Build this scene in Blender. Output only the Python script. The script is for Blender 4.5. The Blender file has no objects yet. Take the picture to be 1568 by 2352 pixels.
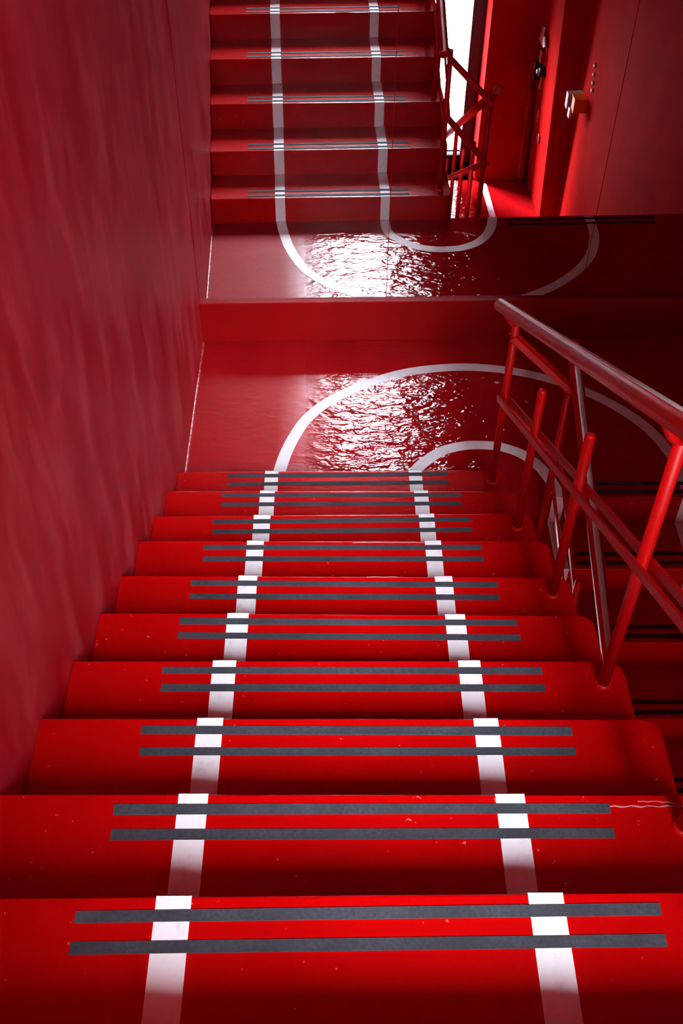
import bpy, bmesh, math, random
from mathutils import Matrix, Vector
random.seed(7)
S = bpy.context.scene
COL = S.collection

# ------------------------------------------------------------------ measures
H, D, W = 0.16, 0.285, 1.46          # riser, going, flight width
N = 14                                # risers per flight
ZL, ZU = -N * H, N * H                # lower and upper landing levels
YL = -D * (N - 1)                     # where both of them begin
XR0, XR = 1.56, 3.15                  # lower flight: open edge, wall side
YB, YG = -4.56, -4.92                 # back wall face, glass plane
SK = 0.019                            # the mirrored end wall stands slightly askew
PITCH = H / D
NL = 13                                # risers of the lower flight, slightly steeper
HL = -ZL / NL; YLL = -D * (NL - 1); PL = HL / D

# ------------------------------------------------------------------ materials
def mat(name):
    m = bpy.data.materials.new(name); m.use_nodes = True
    nt = m.node_tree; b = nt.nodes['Principled BSDF']
    return m, nt, b
def nd(nt, typ, **kw):
    n = nt.nodes.new(typ)
    for k, v in kw.items():
        if k in n.inputs: n.inputs[k].default_value = v
        else: setattr(n, k, v)
    return n
def coords(nt, scale):
    tc = nd(nt, 'ShaderNodeTexCoord'); mp = nd(nt, 'ShaderNodeMapping')
    mp.inputs['Scale'].default_value = scale
    nt.links.new(tc.outputs['Object'], mp.inputs['Vector'])
    return mp
def noise(nt, scale, vscale=(1, 1, 1), detail=4, rough=.5, dist=0.):
    mp = coords(nt, vscale); n = nd(nt, 'ShaderNodeTexNoise')
    n.inputs['Scale'].default_value = scale; n.inputs['Detail'].default_value = detail
    n.inputs['Roughness'].default_value = rough; n.inputs['Distortion'].default_value = dist
    nt.links.new(mp.outputs[0], n.inputs['Vector']); return n
def ramp(nt, src, stops):
    r = nd(nt, 'ShaderNodeValToRGB'); e = r.color_ramp.elements
    while len(e) < len(stops): e.new(.5)
    for el, (p, c) in zip(e, stops):
        el.position = p; el.color = (*c, 1) if len(c) == 3 else c
    nt.links.new(src, r.inputs['Fac']); return r
def bump(nt, b, src, strength, distance):
    n = nd(nt, 'ShaderNodeBump'); n.inputs['Strength'].default_value = strength
    n.inputs['Distance'].default_value = distance
    nt.links.new(src, n.inputs['Height']); nt.links.new(n.outputs[0], b.inputs['Normal']); return n

def red_paint(name, c0, c1, rough, bscale, bdist, vscale=(1, 1, 1), cscale=3., spec=.5, chips=0.):
    m, nt, b = mat(name)
    n = noise(nt, cscale, vscale, 5, .6)
    r = ramp(nt, n.outputs['Fac'], [(.3, c0), (.72, c1)])
    out = r.outputs[0]
    if chips:
        s = noise(nt, 60, (1, 1, 1), 2, .5)
        k = ramp(nt, s.outputs['Fac'], [(.74 - chips, (0, 0, 0)), (.78 - chips, (1, 1, 1))])
        mx = nd(nt, 'ShaderNodeMix', data_type='RGBA')
        nt.links.new(k.outputs[0], mx.inputs[0]); nt.links.new(out, mx.inputs[6])
        mx.inputs[7].default_value = (.50, .12, .12, 1); out = mx.outputs[2]
    nt.links.new(out, b.inputs['Base Color'])
    b.inputs['Roughness'].default_value = rough
    b.inputs['Specular IOR Level'].default_value = spec
    h = noise(nt, bscale, (1, 1, 1), 3, .55)
    bump(nt, b, h.outputs['Fac'], .5, bdist)
    return m
RED = (.40, .0015, .002)
M_STEP = red_paint('red_step_paint', (.42, .0006, .0010), (.50, .0012, .0016), .22, 34, .0022, spec=.18, chips=.012)
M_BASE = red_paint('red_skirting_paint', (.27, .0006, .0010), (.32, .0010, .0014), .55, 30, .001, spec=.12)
M_METAL_RED = red_paint('red_gloss_metal_paint', (.52, .002, .002), (.60, .003, .003), .42, 60, .0002, spec=.22)
M_BACK = red_paint('red_back_wall_paint', (.36, .002, .002), (.48, .006, .006), .85, 25, .001, spec=.02)
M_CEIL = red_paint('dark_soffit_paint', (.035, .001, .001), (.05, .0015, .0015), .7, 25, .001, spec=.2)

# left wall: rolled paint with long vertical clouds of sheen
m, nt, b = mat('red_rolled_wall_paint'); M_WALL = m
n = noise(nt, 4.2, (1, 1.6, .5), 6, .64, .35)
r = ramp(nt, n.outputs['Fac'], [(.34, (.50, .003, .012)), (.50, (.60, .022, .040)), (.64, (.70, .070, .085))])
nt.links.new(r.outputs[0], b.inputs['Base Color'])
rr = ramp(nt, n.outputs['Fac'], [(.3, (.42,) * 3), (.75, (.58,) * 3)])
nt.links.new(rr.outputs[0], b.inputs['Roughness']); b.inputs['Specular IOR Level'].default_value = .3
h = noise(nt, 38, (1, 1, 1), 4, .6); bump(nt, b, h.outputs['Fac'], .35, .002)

# landing floor: thick glossy floor paint with a pebbled, trowelled surface
m, nt, b = mat('red_gloss_floor_paint'); M_FLOOR = m
n = noise(nt, 3.2, (1, 1, 1), 5, .6)
r = ramp(nt, n.outputs['Fac'], [(.3, (.32, .0015, .004)), (.72, (.39, .006, .008))])
nt.links.new(r.outputs[0], b.inputs['Base Color'])
b.inputs['Roughness'].default_value = .05
b.inputs['Specular IOR Level'].default_value = .42
n1 = noise(nt, 15, (.62, 1.35, 1), 3, .5, .7); n2 = noise(nt, 55, (.6, 1.2, 1), 2, .5)
ma = nd(nt, 'ShaderNodeMath', operation='MULTIPLY_ADD'); ma.inputs[1].default_value = .22
nt.links.new(n2.outputs['Fac'], ma.inputs[0]); nt.links.new(n1.outputs['Fac'], ma.inputs[2])
# the strip beside the wall was screeded smoother than the trodden middle
tc = nd(nt, 'ShaderNodeTexCoord'); sx = nd(nt, 'ShaderNodeSeparateXYZ'); mr = nd(nt, 'ShaderNodeMapRange')
nt.links.new(tc.outputs['Object'], sx.inputs[0]); nt.links.new(sx.outputs['X'], mr.inputs['Value'])
for k_, v_ in (('From Min', .56), ('From Max', .74), ('To Min', .22), ('To Max', 1.)): mr.inputs[k_].default_value = v_
mu = nd(nt, 'ShaderNodeMath', operation='MULTIPLY'); nt.links.new(ma.outputs[0], mu.inputs[0]); nt.links.new(mr.outputs['Result'], mu.inputs[1])
bump(nt, b, mu.outputs[0], 1., .0085)
rg = nd(nt, 'ShaderNodeMapRange'); nt.links.new(sx.outputs['X'], rg.inputs['Value'])
for k_, v_ in (('From Min', .42), ('From Max', .76), ('To Min', .42), ('To Max', .05)): rg.inputs[k_].default_value = v_
nt.links.new(rg.outputs['Result'], b.inputs['Roughness'])
sp = nd(nt, 'ShaderNodeMapRange'); nt.links.new(sx.outputs['X'], sp.inputs['Value'])
for k_, v_ in (('From Min', .42), ('From Max', .76), ('To Min', .10), ('To Max', .52)): sp.inputs[k_].default_value = v_
nt.links.new(sp.outputs['Result'], b.inputs['Specular IOR Level'])

# white road-marking paint, a little worn
m, nt, b = mat('white_line_paint'); M_WHITE = m
n = noise(nt, 22, (1, 1, 1), 4, .6)
r = ramp(nt, n.outputs['Fac'], [(.28, (.70, .69, .72)), (.45, (.84, .84, .85))])
nt.links.new(r.outputs[0], b.inputs['Base Color']); b.inputs['Roughness'].default_value = .45
h = noise(nt, 60); bump(nt, b, h.outputs['Fac'], .3, .0008)

m, nt, b = mat('charcoal_grip_tape'); M_TAPE = m
n = noise(nt, 160, (1, 1, 1), 2, .6); n2 = noise(nt, 9, (1, 1, 1), 3)
mx = nd(nt, 'ShaderNodeMath', operation='MULTIPLY')
nt.links.new(n.outputs['Fac'], mx.inputs[0]); nt.links.new(n2.outputs['Fac'], mx.inputs[1])
r = ramp(nt, mx.outputs[0], [(.10, (.022, .024, .03)), (.42, (.050, .056, .070))])
nt.links.new(r.outputs[0], b.inputs['Base Color']); b.inputs['Roughness'].default_value = .75
bump(nt, b, n.outputs['Fac'], .6, .0008)

m, nt, b = mat('pale_strip_metal'); M_STRIP = m  # pale tone of the strip along the handrail tops
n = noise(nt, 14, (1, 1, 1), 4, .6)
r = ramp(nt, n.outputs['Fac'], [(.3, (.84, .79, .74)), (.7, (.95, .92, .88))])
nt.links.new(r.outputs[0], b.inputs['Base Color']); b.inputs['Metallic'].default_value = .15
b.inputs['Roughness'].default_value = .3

def plain(name, c, rough=.5, metal=0., nscale=20, var=.12):
    m, nt, b = mat(name)
    n = noise(nt, nscale)
    r = ramp(nt, n.outputs['Fac'], [(.3, tuple(v * (1 - var) for v in c)), (.7, tuple(min(1, v * (1 + var)) for v in c))])
    nt.links.new(r.outputs[0], b.inputs['Base Color'])
    b.inputs['Roughness'].default_value = rough; b.inputs['Metallic'].default_value = metal
    return m
M_BLACK = plain('black_window_metal', (.006, .006, .007), .45)
M_DARKBOX = plain('dark_plastic', (.012, .012, .014), .35)
M_GREEN = plain('exit_sign_green', (.01, .22, .06), .4)
M_SIGNWHITE = plain('sign_white', (.80, .80, .82), .4)
M_GREY = plain('grey_plastic', (.40, .40, .42), .45)
M_ORANGE = plain('orange_plastic', (.75, .22, .01), .4)
M_YELLOW = plain('yellow_label', (.80, .55, .05), .4)
M_BEIGE = plain('beige_plastic', (.62, .52, .40), .4)
M_DARKRED = plain('dark_red_metal', (.22, .002, .003), .4)

m, nt, b = mat('mirror_glass'); M_MIRROR = m
nt.nodes.remove(b); g = nd(nt, 'ShaderNodeBsdfGlossy')
g.inputs['Roughness'].default_value = 0.
n = noise(nt, 1.5); r = ramp(nt, n.outputs['Fac'], [(.2, (.80, .79, .80)), (.8, (.83, .82, .83))])
nt.links.new(r.outputs[0], g.inputs['Color'])
nt.links.new(g.outputs[0], nt.nodes['Material Output'].inputs['Surface'])

m, nt, b = mat('clear_window_glass'); M_GLASS = m
nt.nodes.remove(b); t = nd(nt, 'ShaderNodeBsdfTransparent'); g = nd(nt, 'ShaderNodeBsdfGlossy')
t.inputs['Color'].default_value = (.96, .97, .98, 1); g.inputs['Roughness'].default_value = 0.
mx = nd(nt, 'ShaderNodeMixShader'); mx.inputs[0].default_value = .06
nt.links.new(t.outputs[0], mx.inputs[1]); nt.links.new(g.outputs[0], mx.inputs[2])
nt.links.new(mx.outputs[0], nt.nodes['Material Output'].inputs['Surface'])

# ------------------------------------------------------------------ mesh helpers
class MB:
    """collects shapes, links them as ONE mesh object"""
    def __init__(s): s.bm = bmesh.new()
    def poly(s, pts, faces, smooth=False):
        v = [s.bm.verts.new(p) for p in pts]
        for f in faces:
            fc = s.bm.faces.new([v[i] for i in f]); fc.smooth = smooth
        return v
    def hexa(s, p):                       # p[0..3] bottom ring, p[4..7] top ring
        return s.poly(p, [(3, 2, 1, 0), (4, 5, 6, 7), (0, 1, 5, 4), (1, 2, 6, 5), (2, 3, 7, 6), (3, 0, 4, 7)])
    def box(s, x0, x1, y0, y1, z0, z1):
        return s.hexa([(x0, y0, z0), (x1, y0, z0), (x1, y1, z0), (x0, y1, z0), (x0, y0, z1), (x1, y0, z1), (x1, y1, z1), (x0, y1, z1)])
    def prism(s, outline, z0, z1):        # outline CCW (x,y); z0/z1 number or function(x,y)
        f0 = z0 if callable(z0) else (lambda x, y: z0)
        f1 = z1 if callable(z1) else (lambda x, y: z1)
        n = len(outline)
        pts = [(x, y, f0(x, y)) for x, y in outline] + [(x, y, f1(x, y)) for x, y in outline]
        return s.poly(pts, [tuple(range(n))[::-1], tuple(range(n, 2 * n))] + [(i, (i + 1) % n, n + (i + 1) % n, n + i) for i in range(n)])
    def tube(s, path, r, seg=20, dome=False):
        path = [Vector(p) for p in path]; rings = []
        for i, p in enumerate(path):
            t = (path[min(i + 1, len(path) - 1)] - path[max(i - 1, 0)]).normalized()
            a = t.orthogonal().normalized() if not rings else (rings[-1][1] - t * rings[-1][1].dot(t)).normalized()
            rings.append((p, a, t.cross(a), r[i] if isinstance(r, (list, tuple)) else r))
        vs = [[s.bm.verts.new(p + rr * (math.cos(2 * math.pi * k / seg) * a + math.sin(2 * math.pi * k / seg) * c)) for k in range(seg)] for p, a, c, rr in rings]
        for A, B in zip(vs, vs[1:]):
            for k in range(seg):
                f = s.bm.faces.new((A[k], A[(k + 1) % seg], B[(k + 1) % seg], B[k])); f.smooth = True
        s.bm.faces.new(vs[0][::-1]); s.bm.faces.new(vs[-1])
    def bar(s, a, b, w, h, side=None):    # flat bar from a to b, w across (horizontal), h deep
        a, b = Vector(a), Vector(b); t = (b - a).normalized()
        x = (side or t.cross(Vector((0, 0, 1)))).normalized(); z = x.cross(t).normalized()
        o = [x * w / 2 + z * h / 2, -x * w / 2 + z * h / 2, -x * w / 2 - z * h / 2, x * w / 2 - z * h / 2]
        s.poly([a + v for v in o] + [b + v for v in o], [(0, 1, 2, 3), (7, 6, 5, 4), (0, 4, 5, 1), (1, 5, 6, 2), (2, 6, 7, 3), (3, 7, 4, 0)])
    def bevel(s, off, seg=2, ang=35):
        s.bm.normal_update()
        e = [e for e in s.bm.edges if len(e.link_faces) == 2 and e.calc_face_angle(0) > math.radians(ang)]
        bmesh.ops.bevel(s.bm, geom=e, offset=off, segments=seg, profile=.6, affect='EDGES', clamp_overlap=True)
    def build(s, name, material, parent=None):
        bmesh.ops.recalc_face_normals(s.bm, faces=s.bm.faces)
        me = bpy.data.meshes.new(name); s.bm.to_mesh(me); s.bm.free()
        me.materials.append(material)
        o = bpy.data.objects.new(name, me); COL.objects.link(o)
        if parent is not None:
            o.parent = parent
            o.location = -parent.matrix_world_loc if hasattr(parent, 'matrix_world_loc') else -ROOT(parent)
        return o
def ROOT(o):
    v = Vector(o.location)
    while o.parent is not None:
        o = o.parent; v = v + o.location
    return v
def thing(name, loc, label, cat, group=None):
    o = bpy.data.objects.new(name, None); COL.objects.link(o); o.location = loc
    o.empty_display_size = .1
    tag(o, label, cat, group); return o
def tag(o, label, cat, group=None):
    o['label'] = label; o['category'] = cat
    if group: o['group'] = group
    return o
def struct(o, label=None, cat=None):
    o['kind'] = 'structure'
    if label: o['label'] = label
    if cat: o['category'] = cat
    return o
def abox(name, material, parent, dims, bev=0., seg=2):
    m = MB(); m.box(*dims)
    if bev: m.bevel(bev, seg)
    return m.build(name, material, parent)

# ------------------------------------------------------------------ room shell
ZT = 6.9
yend = lambda x: 1.1851 + SK * x          # mirror face
ybase = lambda x: 1.161 + SK * x          # face of the skirting below it
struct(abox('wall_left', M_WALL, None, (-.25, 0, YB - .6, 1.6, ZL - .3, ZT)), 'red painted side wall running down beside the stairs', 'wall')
struct(abox('wall_right', M_BACK, None, (XR, XR + .25, YB - .6, 1.6, ZL - .3, ZT)), 'red side wall beyond the lower stairs, seen in the mirror', 'wall')
m = MB(); m.prism([(0, yend(0) + .012), (XR, yend(XR) + .012), (XR, 1.6), (0, 1.6)], -.2, 4.28)
struct(m.build('wall_front', M_BACK), 'red end wall carrying the mirror', 'wall')
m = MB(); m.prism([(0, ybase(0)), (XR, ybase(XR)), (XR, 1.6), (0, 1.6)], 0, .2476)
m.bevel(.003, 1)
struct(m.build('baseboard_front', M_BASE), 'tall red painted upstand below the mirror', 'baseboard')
# back wall with its two window openings
LWIN = (1.70, 2.44, ZL, -.30)              # lower opening: x0, x1, z0, z1
UWIN = (.58, 2.44, 2.42, 5.85)            # upper opening
m = MB(); yb = YB - .5
zl = ZL - .2
for x0, x1, z0, z1 in (LWIN, UWIN):
    top = 1.5 if z1 < 1.5 else ZT
    m.box(0, x0, yb, YB, zl, top); m.box(x1, XR, yb, YB, zl, top)
    m.box(x0, x1, yb, YB, zl, z0); m.box(x0, x1, yb, YB, z1, top)
    zl = top
struct(m.build('wall_back', M_BACK), 'red back wall around the windows, seen in the mirror', 'wall')
# pier beside the window, leaning a little like the rest of the old wall
m = MB(); lean = lambda z: 2.994 - .035 * (z - ZL)
z0, z1 = ZL, 2.04
m.hexa([(lean(z0), YB, z0), (XR, YB, z0), (XR, -3.72, z0), (lean(z0), -3.72, z0), (lean(z1), YB, z1), (XR, YB, z1), (XR, -3.72, z1), (lean(z1), -3.72, z1)])
m.bevel(.006, 2)
struct(m.build('pilaster_right', M_BACK), 'red wall pier that catches the window light', 'wall')
# floors and ceilings
struct(abox('floor_lower', M_FLOOR, None, (0, XR, YB - .6, YLL, ZL - .2, ZL)), 'glossy red landing floor below the window', 'floor')
struct(abox('floor_upper', M_FLOOR, None, (0, XR, YB, YL, ZU - .2, ZU)), 'upper landing floor behind the viewer', 'floor')
struct(abox('floor_light_stop', M_CEIL, None, (0, XR, YLL, 1.6, ZL - .3, ZL - .2)), 'added dark slab keeping light out under the lower stairs', 'floor')  # unseen slab, added to stop sky light leaking in from below
m = MB(); m.prism([(0, 0), (XR, 0), (XR, 1.6), (0, 1.6)], -.2, 0)
landing = struct(m.build('floor', M_FLOOR), 'glossy wavy red half landing floor with white curved lines', 'floor')
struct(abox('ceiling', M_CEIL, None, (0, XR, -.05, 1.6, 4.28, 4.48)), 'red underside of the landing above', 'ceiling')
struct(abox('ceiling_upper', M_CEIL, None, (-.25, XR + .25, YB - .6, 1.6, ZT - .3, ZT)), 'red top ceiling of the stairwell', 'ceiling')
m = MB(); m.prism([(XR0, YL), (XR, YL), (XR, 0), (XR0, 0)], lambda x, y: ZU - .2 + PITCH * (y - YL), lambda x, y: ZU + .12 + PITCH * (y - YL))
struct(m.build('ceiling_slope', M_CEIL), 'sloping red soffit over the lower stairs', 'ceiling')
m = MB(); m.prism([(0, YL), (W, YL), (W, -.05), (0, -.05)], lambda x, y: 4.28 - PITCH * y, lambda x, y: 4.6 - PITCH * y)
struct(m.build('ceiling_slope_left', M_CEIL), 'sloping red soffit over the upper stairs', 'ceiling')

# bead where the landing meets the wall, its glints painted as pale speckles
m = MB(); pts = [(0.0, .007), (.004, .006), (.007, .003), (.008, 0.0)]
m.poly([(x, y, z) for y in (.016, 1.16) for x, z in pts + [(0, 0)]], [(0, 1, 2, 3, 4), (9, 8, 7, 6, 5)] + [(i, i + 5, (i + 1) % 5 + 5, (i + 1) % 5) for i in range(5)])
mw, nt, b = mat('bead_painted_glints'); n = noise(nt, 90, (1, 1, 1), 3, .6)
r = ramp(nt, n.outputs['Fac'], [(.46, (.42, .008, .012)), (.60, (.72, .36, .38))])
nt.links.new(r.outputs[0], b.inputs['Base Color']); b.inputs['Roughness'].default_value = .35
struct(m.build('trim_1', mw), 'thin bead with painted pale glints along the foot of the side wall on the landing', 'trim')

# windows
def window(name, WX0, WX1, z0, z1, bottom, mullion, label):
    f = MB(); y0, y1 = YG - .05, YG + .05
    jr, jl, top = .13, .06, .06
    f.box(WX0, WX0 + jl, y0, y1, z0, z1); f.box(WX1 - jr, WX1, y0, y1, z0, z1)
    f.box(WX0 + jl, WX1 - jr, y0, y1, z1 - top, z1); f.box(WX0 + jl, WX1 - jr, y0, y1, z0, z0 + bottom)
    f.box(WX0 + jl, WX1 - jr, y0 + .03, y1 - .03, z0 + bottom + .03, z0 + bottom + .045)
    for x in mullion: f.box(x - .025, x + .025, y0 + .005, y1 - .005, z0 + bottom + .045, z1 - top)
    o = struct(f.build(name, M_BLACK), label, 'window')
    p = abox('pane', M_GLASS, o, (WX0 + jl, WX1 - jr, YG - .003, YG + .003, z0 + bottom, z1 - top))
    p['label'] = 'clear glass pane'
    return o
window('window_1', *LWIN, .13, (), 'tall bright window in black frame reflected at top right of mirror')
window('window_2', *UWIN, .06, (2.12,), 'bright upper window behind the viewer that lights the stairs')

# ------------------------------------------------------------------ landing markings
def ribbon(points, w, z, th=.0015):
    pts = [Vector((x, y, 0)) for x, y in points]; L = []; Rr = []
    for i, p in enumerate(pts):
        t = (pts[min(i + 1, len(pts) - 1)] - pts[max(i - 1, 0)]).normalized(); nrm = Vector((-t.y, t.x, 0))
        L.append(p + nrm * w / 2); Rr.append(p - nrm * w / 2)
    m = MB(); n = len(pts)
    v = [(q.x, q.y, z + th) for q in L + Rr] + [(q.x, q.y, z - .0005) for q in L + Rr]
    F = []
    for i in range(n - 1):
        F += [(i, n + i, n + i + 1, i + 1), (2 * n + i, 2 * n + i + 1, 3 * n + i + 1, 3 * n + i), (i, i + 1, 2 * n + i + 1, 2 * n + i), (n + i, 3 * n + i, 3 * n + i + 1, n + i + 1)]
    F += [(0, 2 * n, 3 * n, n), (n - 1, 2 * n - 1, 4 * n - 1, 3 * n - 1)]
    m.poly(v, F); return m
def smooth(pts, k=6):
    P = [Vector((*p, 0)) for p in pts]; out = []
    for i in range(len(P) - 1):
        a, b_, c, d = P[max(i - 1, 0)], P[i], P[i + 1], P[min(i + 2, len(P) - 1)]
        for j in range(k):
            t = j / k
            q = .5 * ((2 * b_) + (c - a) * t + (2 * a - 5 * b_ + 4 * c - d) * t * t + (3 * b_ - a - 3 * c + d) * t ** 3)
            out.append((q.x, q.y))
    out.append((P[-1].x, P[-1].y)); return out
outer = [(.419, .0), (.430, .10), (.445, .19), (.466, .29), (.503, .409), (.556, .530), (.630, .632), (.722, .718), (.833, .795), (.945, .855), (1.075, .908), (1.23, .940), (1.398, .950), (1.586, .926), (1.781, .862), (1.968, .757), (2.130, .610), (2.245, .445), (2.308, .26), (2.325, .10), (2.325, .001)]
inner = [(1.058, .0), (1.060, .10), (1.080, .174), (1.132, .240), (1.217, .311), (1.322, .346), (1.410, .350), (1.497, .337), (1.590, .288), (1.660, .205), (1.705, .10), (1.727, .001)]
for nm, pts, lb in (('painted_line', outer, 'wide outer white curve turning round the landing'), ('painted_line', inner, 'tight inner white curve turning round the landing')):
    o = ribbon(smooth(pts), .058, 0).build(nm, M_WHITE, landing); o['label'] = lb
low_floor = bpy.data.objects['floor_lower']
o = ribbon([(2.53, YLL - .002), (2.53, -4.2), (2.528, YB - .2)], .062, ZL).build('painted_line', M_WHITE, low_floor)
o['label'] = 'straight white line on the lower landing'

# ------------------------------------------------------------------ staircases
YN = {1: (.003, .014), 2: (-.277, -.279), 3: (-.574, -.561), 4: (-.849, -.851), 5: (-1.145, -1.156), 6: (-1.425, -1.439), 7: (-1.713, -1.718), 8: (-1.993, -2.0), 9: (-2.277, -2.284), 10: (-2.566, -2.559)}
LX = {1: (.389, .448, 1.029, 1.087), 2: (.388, .449, 1.028, 1.086), 3: (.386, .45, 1.022, 1.081), 4: (.385, .445, 1.018, 1.075), 5: (.384, .445, 1.021, 1.078), 6: (.379, .442, 1.021, 1.08), 7: (.372, .434, 1.022, 1.081), 8: (.371, .432, 1.021, 1.079), 9: (.373, .434, 1.024, 1.084), 10: (.38, .442, 1.033, 1.095)}
TA = {1: (.225, -.027, 1.202, -.014), 2: (.23, -.305, 1.222, -.304), 3: (.23, -.607, 1.22, -.595), 4: (.234, -.882, 1.218, -.884), 5: (.232, -1.18, 1.223, -1.19), 6: (.24, -1.459, 1.232, -1.468), 7: (.242, -1.747, 1.241, -1.75), 8: (.242, -2.028, 1.248, -2.034), 9: (.245, -2.314, 1.256, -2.315), 10: (.243, -2.601, 1.262, -2.591)}
TB = {1: (.226, -.079, 1.204, -.067), 2: (.232, -.358, 1.219, -.355), 3: (.232, -.659, 1.219, -.65), 4: (.236, -.936, 1.219, -.938), 5: (.233, -1.235, 1.221, -1.242), 6: (.242, -1.511, 1.233, -1.523), 7: (.243, -1.801, 1.242, -1.805), 8: (.247, -2.084, 1.249, -2.087), 9: (.246, -2.369, 1.254, -2.369), 10: (.244, -2.656, 1.259, -2.645)}
TW = .0215
def corner(cx, cy, r, a0, a1, n=6):
    return [(cx + r * math.cos(math.radians(a0 + (a1 - a0) * i / n)), cy + r * math.sin(math.radians(a0 + (a1 - a0) * i / n))) for i in range(n + 1)]
def strip(step, x0, y0, x1, y1, z, label):
    m = MB(); j = lambda: random.uniform(-.0012, .0012)
    w = TW / 2
    m.prism([(x0 + j(), y0 - w + j()), (x1 + j(), y1 - w + j()), (x1 + j(), y1 + w + j()), (x0 + j(), y0 + w + j())], z - .0005, z + .0022)
    o = m.build('grip_strip', M_TAPE, step); o['label'] = label
def line_piece(step, xa, xb, yf, yback, z, drop):
    """white band on one tread, folded over the nosing down its riser"""
    th = .0012; s = 1 if yf > yback else -1
    m = MB()
    ya, yb_ = min(yf, yback), max(yf, yback)
    m.box(xa, xb, yback if s > 0 else yf, yf + s * th if s > 0 else yback, z - .0005, z + th) if s > 0 else m.box(xa, xb, yf - th, yback, z - .0005, z + th)
    if drop: m.box(xa, xb, min(yf - s * .0005, yf + s * th), max(yf - s * .0005, yf + s * th), z - drop + .004, z + th)
    o = m.build('painted_line', M_WHITE, step); return o

up = thing('staircase', (.73, 0, 0), 'red stairs descending from the viewer with white lines and grip strips, left of the railing', 'staircase')
def yn(k): return YN.get(k, (-D * (k - 1), -D * (k - 1)))
for k in range(1, N):
    yl, yr = yn(k); bl, br = yn(k + 1)
    z = k * H; f = lambda x: yl + (yr - yl) * x / 1.5
    g = lambda x: bl + (br - bl) * x / 1.5 - .01
    out = [(0.001, g(0)), (W, g(W))] + corner(W - .045, f(W) - .045, .045, 0, 90) + [(0.001, f(0))]
    m = MB(); m.prism(out, lambda x, y, k=k: (k - 1) * H - .14 - (y + D * (k - 1)) * PITCH if k > 1 else -.199, z)
    m.bevel(.007, 3, 50)
    st = m.build('step', M_STEP, up)
    ta, tb = TA.get(k), TB.get(k)
    if not ta:
        y0 = -D * (k - 1); ta = (.244, y0 - .035, 1.262, y0 - .031); tb = (.245, y0 - .09, 1.259, y0 - .086)
    strip(st, *ta, z, 'front strip near the nosing'); strip(st, *tb, z, 'rear strip')
    lx = LX.get(k, LX[10])
    for xa, xb in ((lx[0], lx[1]), (lx[2], lx[3])):
        xm = (xa + xb) / 2
        line_piece(st, xa, xb, f(xm), g(xm) + .01, z, H)
def chip_line(step, pts, z, w):
    m = MB(); L = []; Rr = []
    for x, y in pts:
        q = w * random.uniform(.35, 1.); L.append((x, y + q)); Rr.append((x, y - q))
    n = len(pts)
    v = [(x, y, z + .0012) for x, y in L + Rr] + [(x, y, z - .0005) for x, y in L + Rr]
    F = []
    for i in range(n - 1): F += [(i, n + i, n + i + 1, i + 1), (2 * n + i, 2 * n + i + 1, 3 * n + i + 1, 3 * n + i), (i, i + 1, 2 * n + i + 1, 2 * n + i), (n + i, 3 * n + i, 3 * n + i + 1, n + i + 1)]
    F += [(0, 2 * n, 3 * n, n), (n - 1, 2 * n - 1, 4 * n - 1, 3 * n - 1)]
    m.poly(v, F); m.build('paint_chip', M_CHIP, step)['label'] = 'pale line where the paint has chipped'
M_CHIP = plain('chipped_pale_paint', (.62, .24, .24), .6)
sts = {round(o.bound_box[1][2] / H): o for o in up.children}
chip_line(sts[9], [(1.255 + i * .011, -2.311 + .0016 * math.sin(i * 1.9)) for i in range(15)], 9 * H, .0016)
chip_line(sts[9], [(1.315 + i * .010, -2.300 - .0008 * max(0, i - 4) ** 1.5 + .001 * math.sin(i * 2.3)) for i in range(9)], 9 * H, .0011)
for k, n_ in ((4, 16), (5, 6), (2, 8)):
    chip_line(sts[k], [(.60 + .04 * k + i * .02, yn(k)[0] - .010 + .001 * math.sin(i * 2.1 + k)) for i in range(n_)], k * H, .0009)
low = thing('staircase', (2.3, 0, ZL), 'darker red stairs descending beyond the railing towards the lower landing', 'staircase')
for j in range(1, NL):
    yf, ybk = -D * j, -D * (j - 1)
    z = -j * HL
    out = [(XR0, yf), (XR - .001, yf), (XR - .001, ybk + .01), (XR0, ybk + .01)]
    m = MB(); m.prism(out, lambda x, y, j=j: -(j + 1) * HL - .06 + (y + D * j) * PL, z)
    m.bevel(.006, 2, 50)
    st = m.build('step', M_STEP, low)
    strip(st, 1.80, yf + .035, 2.74, yf + .035, z, 'front strip near the nosing'); strip(st, 1.805, yf + .088, 2.735, yf + .088, z, 'rear strip')
    for xa, xb in ((1.698, 1.755), (2.296, 2.354)):
        line_piece(st, xa, xb, yf, ybk, z, HL)
# the top riser of the lower stairs belongs to the landing edge
for x0, x1, y, lb in ((1.80, 2.73, .034, 'grip strip at the landing edge'), (1.81, 2.725, .087, 'grip strip behind the landing edge')):
    mm = MB(); mm.box(x0, x1, y - TW / 2, y + TW / 2, -.0005, .0022); o = mm.build('grip_strip', M_TAPE, landing); o['label'] = lb
for xa, xb in ((1.698, 1.755), (2.296, 2.354)):
    mm = MB(); mm.box(xa, xb, -.0012, .0006, -HL + .004, .0012); o = mm.build('painted_line', M_WHITE, landing); o['label'] = 'white line on the riser below the landing edge'

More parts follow.
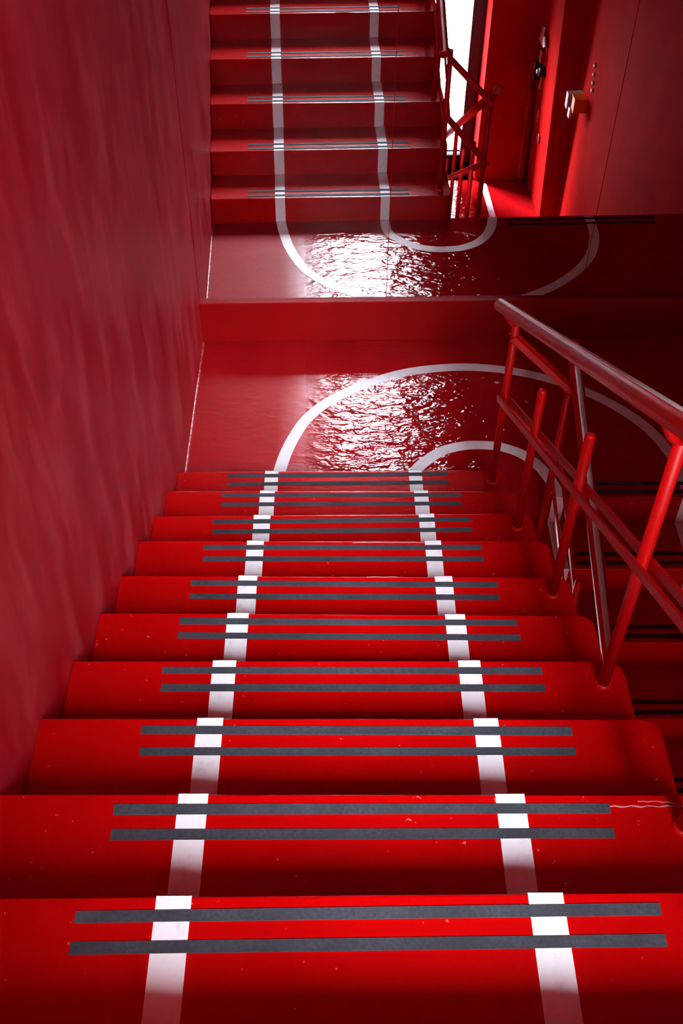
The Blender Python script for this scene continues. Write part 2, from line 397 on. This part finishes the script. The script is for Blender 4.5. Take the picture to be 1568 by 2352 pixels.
# ------------------------------------------------------------------ railings
RB = .0155
def baluster(root, name, x, y, z0, z1, rest=None):
    m = MB()
    if rest is None:       # free upper end, rounded over
        m.tube([(x, y, z0 - .004), (x, y, z1 - .012), (x, y, z1 - .005), (x, y, z1 - .001), (x, y, z1)], [RB, RB, RB * .86, RB * .55, RB * .2], 18)
    else:
        m.tube([(x, y, z0 - .004), (x, y, z1)], RB, 18)
        m.tube([(x, y, z1 - .012), (x * .5 + rest[0] * .5, y, z1 + .012), rest], .010, 12)
    m.tube([(x, y, z0 - .003), (x, y, z0 + .004), (x, y, z0 + .010)], [RB * 1.45, RB * 1.35, RB], 18)
    return m.build(name, M_METAL_RED, root)
def pale_strip(parent, a, b_, r, half=17):  # pale band laid along the top of a handrail
    """pale band along the crown of a handrail"""
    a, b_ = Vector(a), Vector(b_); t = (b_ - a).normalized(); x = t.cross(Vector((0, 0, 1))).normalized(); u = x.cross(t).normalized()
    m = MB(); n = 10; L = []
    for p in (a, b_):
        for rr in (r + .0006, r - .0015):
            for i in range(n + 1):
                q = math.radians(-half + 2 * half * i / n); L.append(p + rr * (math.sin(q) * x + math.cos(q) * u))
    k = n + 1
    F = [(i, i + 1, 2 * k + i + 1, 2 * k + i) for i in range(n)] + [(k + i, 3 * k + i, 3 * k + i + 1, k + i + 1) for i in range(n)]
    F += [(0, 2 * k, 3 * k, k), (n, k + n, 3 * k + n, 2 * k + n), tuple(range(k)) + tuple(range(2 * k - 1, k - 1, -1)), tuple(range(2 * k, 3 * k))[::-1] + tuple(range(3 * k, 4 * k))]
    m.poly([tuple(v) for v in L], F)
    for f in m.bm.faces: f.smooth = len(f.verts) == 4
    m.build('pale_strip', M_STRIP, parent)['label'] = 'pale strip along the top'
r1 = thing('stair_railing', (1.394, -.075, H), 'red railing with pale strip along the handrail top on the open side of the upper stairs', 'railing')
hz = lambda y: 1.045 - .5614 * y
mz = lambda y: .595 - .5614 * y
XH, XP = 1.345, 1.394
m = MB(); m.tube([(XH, .035, hz(.035)), (XH, -1.9, hz(-1.9)), (XH, -3.72, hz(-3.72))], .0255, 28)
o = m.build('handrail', M_METAL_RED, r1); pale_strip(o, (XH, .033, hz(.033)), (XH, -3.72, hz(-3.72)), .0255)
o2 = MB(); o2.tube([(XH, .034, hz(.034)), (XH, .046, hz(.046)), (XH, .050, hz(.050))], [.0262, .0262, .018], 28)
o2.build('end_cap', M_METAL_RED, o)['label'] = 'dark cap closing the lower end'
for k in range(1, N, 2):
    y = yn(k)[0] * .1 + yn(k)[1] * .9 - .075
    if k in (1, 7, 13): baluster(r1, 'post', XP, y, k * H, hz(y) - .075, (XH, y, hz(y) - .018))
    else: baluster(r1, 'baluster', XP, y, k * H, hz(y) - .245)
for s in (-1, 1):
    m = MB(); m.bar((XP + s * .0215, -.03, mz(-.03)), (XP + s * .0215, -3.70, mz(-3.70)), .010, .028, Vector((1, 0, 0)))
    m.bevel(.002, 1); m.build('middle_rail', M_METAL_RED, r1)

r2 = thing('stair_railing', (1.65, -.075, -HL), 'dark red railing of the lower stairs, partly hidden behind the upper railing', 'railing')
xs = lambda y: 1.664 - .059 * y
hz2 = lambda y: .798 + .587 * y
mz2 = lambda y: .36 + .587 * y
m = MB(); m.tube([(xs(.045), .045, hz2(.045)), (xs(-1.8), -1.8, hz2(-1.8)), (xs(-3.3), -3.3, hz2(-3.3))], .0255, 28)
o = m.build('handrail', M_METAL_RED, r2); pale_strip(o, (xs(.043), .043, hz2(.043)), (xs(-3.3), -3.3, hz2(-3.3)), .0255, 26)
o2 = MB(); o2.tube([(xs(.044), .044, hz2(.044)), (xs(.058), .058, hz2(.058)), (xs(.062), .062, hz2(.062))], [.0275, .0275, .018], 28)
o2.build('end_cap', M_METAL_RED, o)['label'] = 'dark cap closing the upper end'
for j in range(1, NL, 2):
    y = -D * (j - 1) - .075; x = xs(y) - .02
    if j in (1, 7, 11): baluster(r2, 'post', x, y, -j * HL, hz2(y) - .075, (xs(y), y, hz2(y) - .018))
    else: baluster(r2, 'baluster', x, y, -j * HL, hz2(y) - .245)
for s in (-1, 1):
    m = MB(); m.bar((xs(-.03) - .02 + s * .0215, -.03, mz2(-.03)), (xs(-3.25) - .02 + s * .0215, -3.25, mz2(-3.25)), .010, .028, Vector((1, 0, 0)))
    m.bevel(.002, 1); m.build('middle_rail', M_METAL_RED, r2)
for za, zb in ((.965, .69), (mz(-.075), mz2(-.075) + .01)):
    for s in (-1, 1):
        m = MB(); yy = -.075 + s * .0205
        m.bar((XP - .012, yy, za), (xs(-.075) - .02 + .012, yy, zb), .010, .028, Vector((0, 1, 0)))
        m.bevel(.002, 1); m.build('tie_bar', M_METAL_RED, r2)

# ------------------------------------------------------------------ mirror on the end wall
edges = [(.004, .9665), (.9695, 1.979), (1.982, 3.0)]
labs = ['left mirror panel next to the side wall', 'middle mirror panel reflecting the bright window', 'right mirror panel above the dark corner of the landing']
for (a, b_), lb in zip(edges, labs):
    m = MB(); m.prism([(a, yend(a)), (b_, yend(b_)), (b_, yend(b_) + .011), (a, yend(a) + .011)], .2478, 4.27)
    tag(m.build('mirror_panel', M_MIRROR), lb, 'mirror', 'mirror panels on the end wall')

# ------------------------------------------------------------------ fittings by the window
def piece(name, material, parent, dims, bev=.004, label=None):
    o = abox(name, material, parent, dims, bev)
    if label: o['label'] = label
    return o
px = lambda z: lean(z)
# V-shaped white sign standing off the pier
t = thing('projecting_sign', (2.93, -4.42, -.68), 'white angled sign fixed high on the red pier by the window', 'sign')
def plate(name, material, parent, x, pts, th):
    m = MB(); n = len(pts)
    m.poly([(x, y, z) for y, z in pts] + [(x + th, y, z) for y, z in pts], [tuple(range(n)), tuple(range(n, 2 * n))[::-1]] + [(i, (i + 1) % n, n + (i + 1) % n, n + i) for i in range(n)])
    return m.build(name, material, parent)
plate('sign_plate', M_SIGNWHITE, t, 2.895, [(-4.328, -.54), (-4.262, -.522), (-4.274, -.60), (-4.199, -.588), (-4.125, -.648), (-4.190, -.684), (-4.419, -.694), (-4.354, -.625)], .012)
piece('bracket', M_METAL_RED, t, (2.905, 2.965, -4.29, -4.25, -.66, -.62))
# dark red sounder box
t = thing('alarm_box', (2.94, -4.2, -.75), 'dark red square box on the red pier below the white sign', 'alarm')
piece('housing', M_DARKRED, t, (2.885, 2.945, -4.27, -4.18, -.83, -.72))
piece('back_plate', M_METAL_RED, t, (2.93, 2.955, -4.29, -4.16, -.84, -.70))
# black beacon with a pale lens
t = thing('alarm_beacon', (2.93, -4.19, -.9), 'round black beacon with pale lens under the dark red box', 'alarm')
m = MB(); m.tube([(2.955, -4.2, -.92), (2.90, -4.2, -.92), (2.885, -4.2, -.92)], [.05, .05, .035], 24); m.build('housing', M_DARKBOX, t)
m = MB(); m.tube([(2.886, -4.215, -.92), (2.872, -4.217, -.92), (2.868, -4.217, -.92)], [.028, .022, .01], 20); m.build('lens', M_SIGNWHITE, t)
# green exit sign box
t = thing('exit_sign', (2.90, -4.36, -.98), 'small green and white exit sign box on the window side of the pier', 'sign')
piece('housing', M_DARKBOX, t, (2.885, 2.960, -4.39, -4.345, -1.075, -.885))
plate('face', M_GREEN, t, 2.879, [(-4.388, -1.07), (-4.347, -1.07), (-4.347, -.89), (-4.388, -.89)], .0055)
plate('pictogram', M_SIGNWHITE, t, 2.8775, [(-4.380, -.96), (-4.355, -.96), (-4.355, -.92), (-4.380, -.90)], .0015)
# labels and plates on the pier
def sticker(x, y, z, w, h, top, bottom, label):
    t = thing('sticker', (x, y, z), label, 'label')
    piece('upper_half', top, t, (x - .006, x + .002, y - w / 2, y + w / 2, z, z + h / 2), .001)
    piece('lower_half', bottom, t, (x - .006, x + .002, y - w / 2, y + w / 2, z - h / 2, z), .001)
sticker(px(-1.08) - .001, -4.33, -1.08, .06, .13, M_SIGNWHITE, M_YELLOW, 'white and yellow sticker on the red pier below the black beacon')
sticker(px(-1.40) - .001, -4.27, -1.40, .06, .13, M_SIGNWHITE, M_ORANGE, 'white and orange sticker on the red pier, the lower of two')
m = MB(); m.tube([(px(-1.55) + .004, -4.11, -1.55), (px(-1.55) - .014, -4.11, -1.55), (px(-1.55) - .017, -4.11, -1.55)], [.05, .05, .04], 24)
tag(m.build('cover_plate', M_DARKRED), 'round dark red cover plate low on the red pier', 'plate')
# narrow cabinet in the corner between window wall and pier
t = thing('riser_cabinet', (2.93, -4.50, ZL), 'tall narrow red cabinet in the corner beside the pier', 'cabinet')
piece('body', M_DARKRED, t, (2.90, 2.958, YB, -4.47, ZL, -1.20)); piece('door', M_METAL_RED, t, (2.892, 2.9005, YB + .005, -4.475, ZL + .06, -1.22), .002)
# lamp unit on the right wall
t = thing('emergency_lamp', (XR - .05, -3.33, -.85), 'small grey and orange lamp box with pale lens on the right wall', 'lamp')
piece('back_box', M_GREY, t, (XR - .15, XR, -3.48, -3.40, -.92, -.78)); piece('orange_housing', M_ORANGE, t, (XR - .12, XR, -3.40, -3.27, -.90, -.77)); piece('lens', M_SIGNWHITE, t, (XR - .135, XR - .10, -3.395, -3.33, -.975, -.885))
# four beige buttons in a column
t = thing('button_panel', (XR, -3.2, -.55), 'vertical row of four small beige buttons on the right wall above the lamp box', 'button')
for i, z in enumerate((-.45, -.52, -.585, -.645)):
    m = MB(); y = -3.226 + i * .017
    m.tube([(XR + .002, y, z), (XR - .012, y, z), (XR - .018, y, z)], [.018, .018, .012], 16); m.build('button', M_BEIGE, t)

# ------------------------------------------------------------------ daylight
w = bpy.data.worlds.new('overcast_sky'); S.world = w; w.use_nodes = True
# the stairwell looks into a yard: a narrow gap of bright sky between dull house fronts
wt = w.node_tree; bg = wt.nodes['Background']
tc = wt.nodes.new('ShaderNodeTexCoord'); sx = wt.nodes.new('ShaderNodeSeparateXYZ')
wt.links.new(tc.outputs['Generated'], sx.inputs[0])
def wmath(op, a, b_):
    n = wt.nodes.new('ShaderNodeMath'); n.operation = op
    for i_, v in enumerate((a, b_)):
        if isinstance(v, (int, float)): n.inputs[i_].default_value = v
        else: wt.links.new(v, n.inputs[i_])
    return n.outputs[0]
def step(v, e0, e1, lo=0., hi=1.):
    n = wt.nodes.new('ShaderNodeMapRange'); n.interpolation_type = 'SMOOTHSTEP'
    wt.links.new(v, n.inputs['Value'])
    for k_, q in zip(('From Min', 'From Max', 'To Min', 'To Max'), (e0, e1, lo, hi)): n.inputs[k_].default_value = q
    return n.outputs['Result']
back = wmath('MAXIMUM', wmath('MULTIPLY', sx.outputs['Y'], -1.), .001)
az = wmath('DIVIDE', sx.outputs['X'], back); el = wmath('DIVIDE', sx.outputs['Z'], back)
gap = wmath('MULTIPLY', step(az, -.11, .04), step(az, .20, .50, 1., 0.))
gap = wmath('MULTIPLY', gap, wmath('MULTIPLY', step(el, .20, 1.15), step(el, 1.30, 1.38, 1., 0.)))
side = wmath('MULTIPLY', step(az, -.62, -.80), wmath('MULTIPLY', step(el, -.05, .1), step(el, 1.7, 2.0, 1., 0.)))   # bright patch added far to one side to light the pier
GAP, SIDE_FILL, LOW_FILL, YARD, FRONTS = 135., 240., 36., 15., .6
glow = wmath('MULTIPLY', step(az, -.22, -.40), wmath('MULTIPLY', step(el, -.5, -.3), step(el, .30, .42, 1., 0.)))   # low bright patch added on that side to light the right wall
low = step(sx.outputs['Z'], -.08, .08, YARD, FRONTS)
tot = wmath('ADD', wmath('ADD', wmath('MULTIPLY', gap, GAP), wmath('MAXIMUM', wmath('MULTIPLY', side, SIDE_FILL), wmath('MULTIPLY', glow, LOW_FILL))), low)
bg.inputs['Color'].default_value = (.88, .91, 1., 1)
wt.links.new(tot, bg.inputs['Strength'])
w.cycles.sampling_method = 'MANUAL'; w.cycles.sample_map_resolution = 2048

# ------------------------------------------------------------------ camera
cam = bpy.data.cameras.new('camera'); co = bpy.data.objects.new('camera', cam); COL.objects.link(co)
cam.sensor_fit = 'VERTICAL'; cam.sensor_height = 36; cam.sensor_width = 24; cam.lens = 36 * 2393.84 / 2352
cam.clip_start = .02
R = Matrix(((0.9999648623, 0.0011346953, -0.0083058204), (-0.0065695523, 0.7215228973, -0.6923594078), (0.0052072226, 0.6923896455, 0.7215049991)))
mw = R.to_4x4(); mw.translation = Vector((0.6903824515, -3.3476204322, 3.3906364604)); co.matrix_world = mw
S.camera = co

S.view_settings.view_transform = 'Standard'; S.view_settings.look = 'None'
S.view_settings.gamma = 1; S.view_settings.use_curve_mapping = False
S.view_settings.exposure = 0.0
c = S.cycles
c.use_denoising = True; c.max_bounces = 10; c.diffuse_bounces = 5; c.glossy_bounces = 6; c.transparent_max_bounces = 12
c.sample_clamp_indirect = 0; c.caustics_reflective = True; c.blur_glossy = 0.3
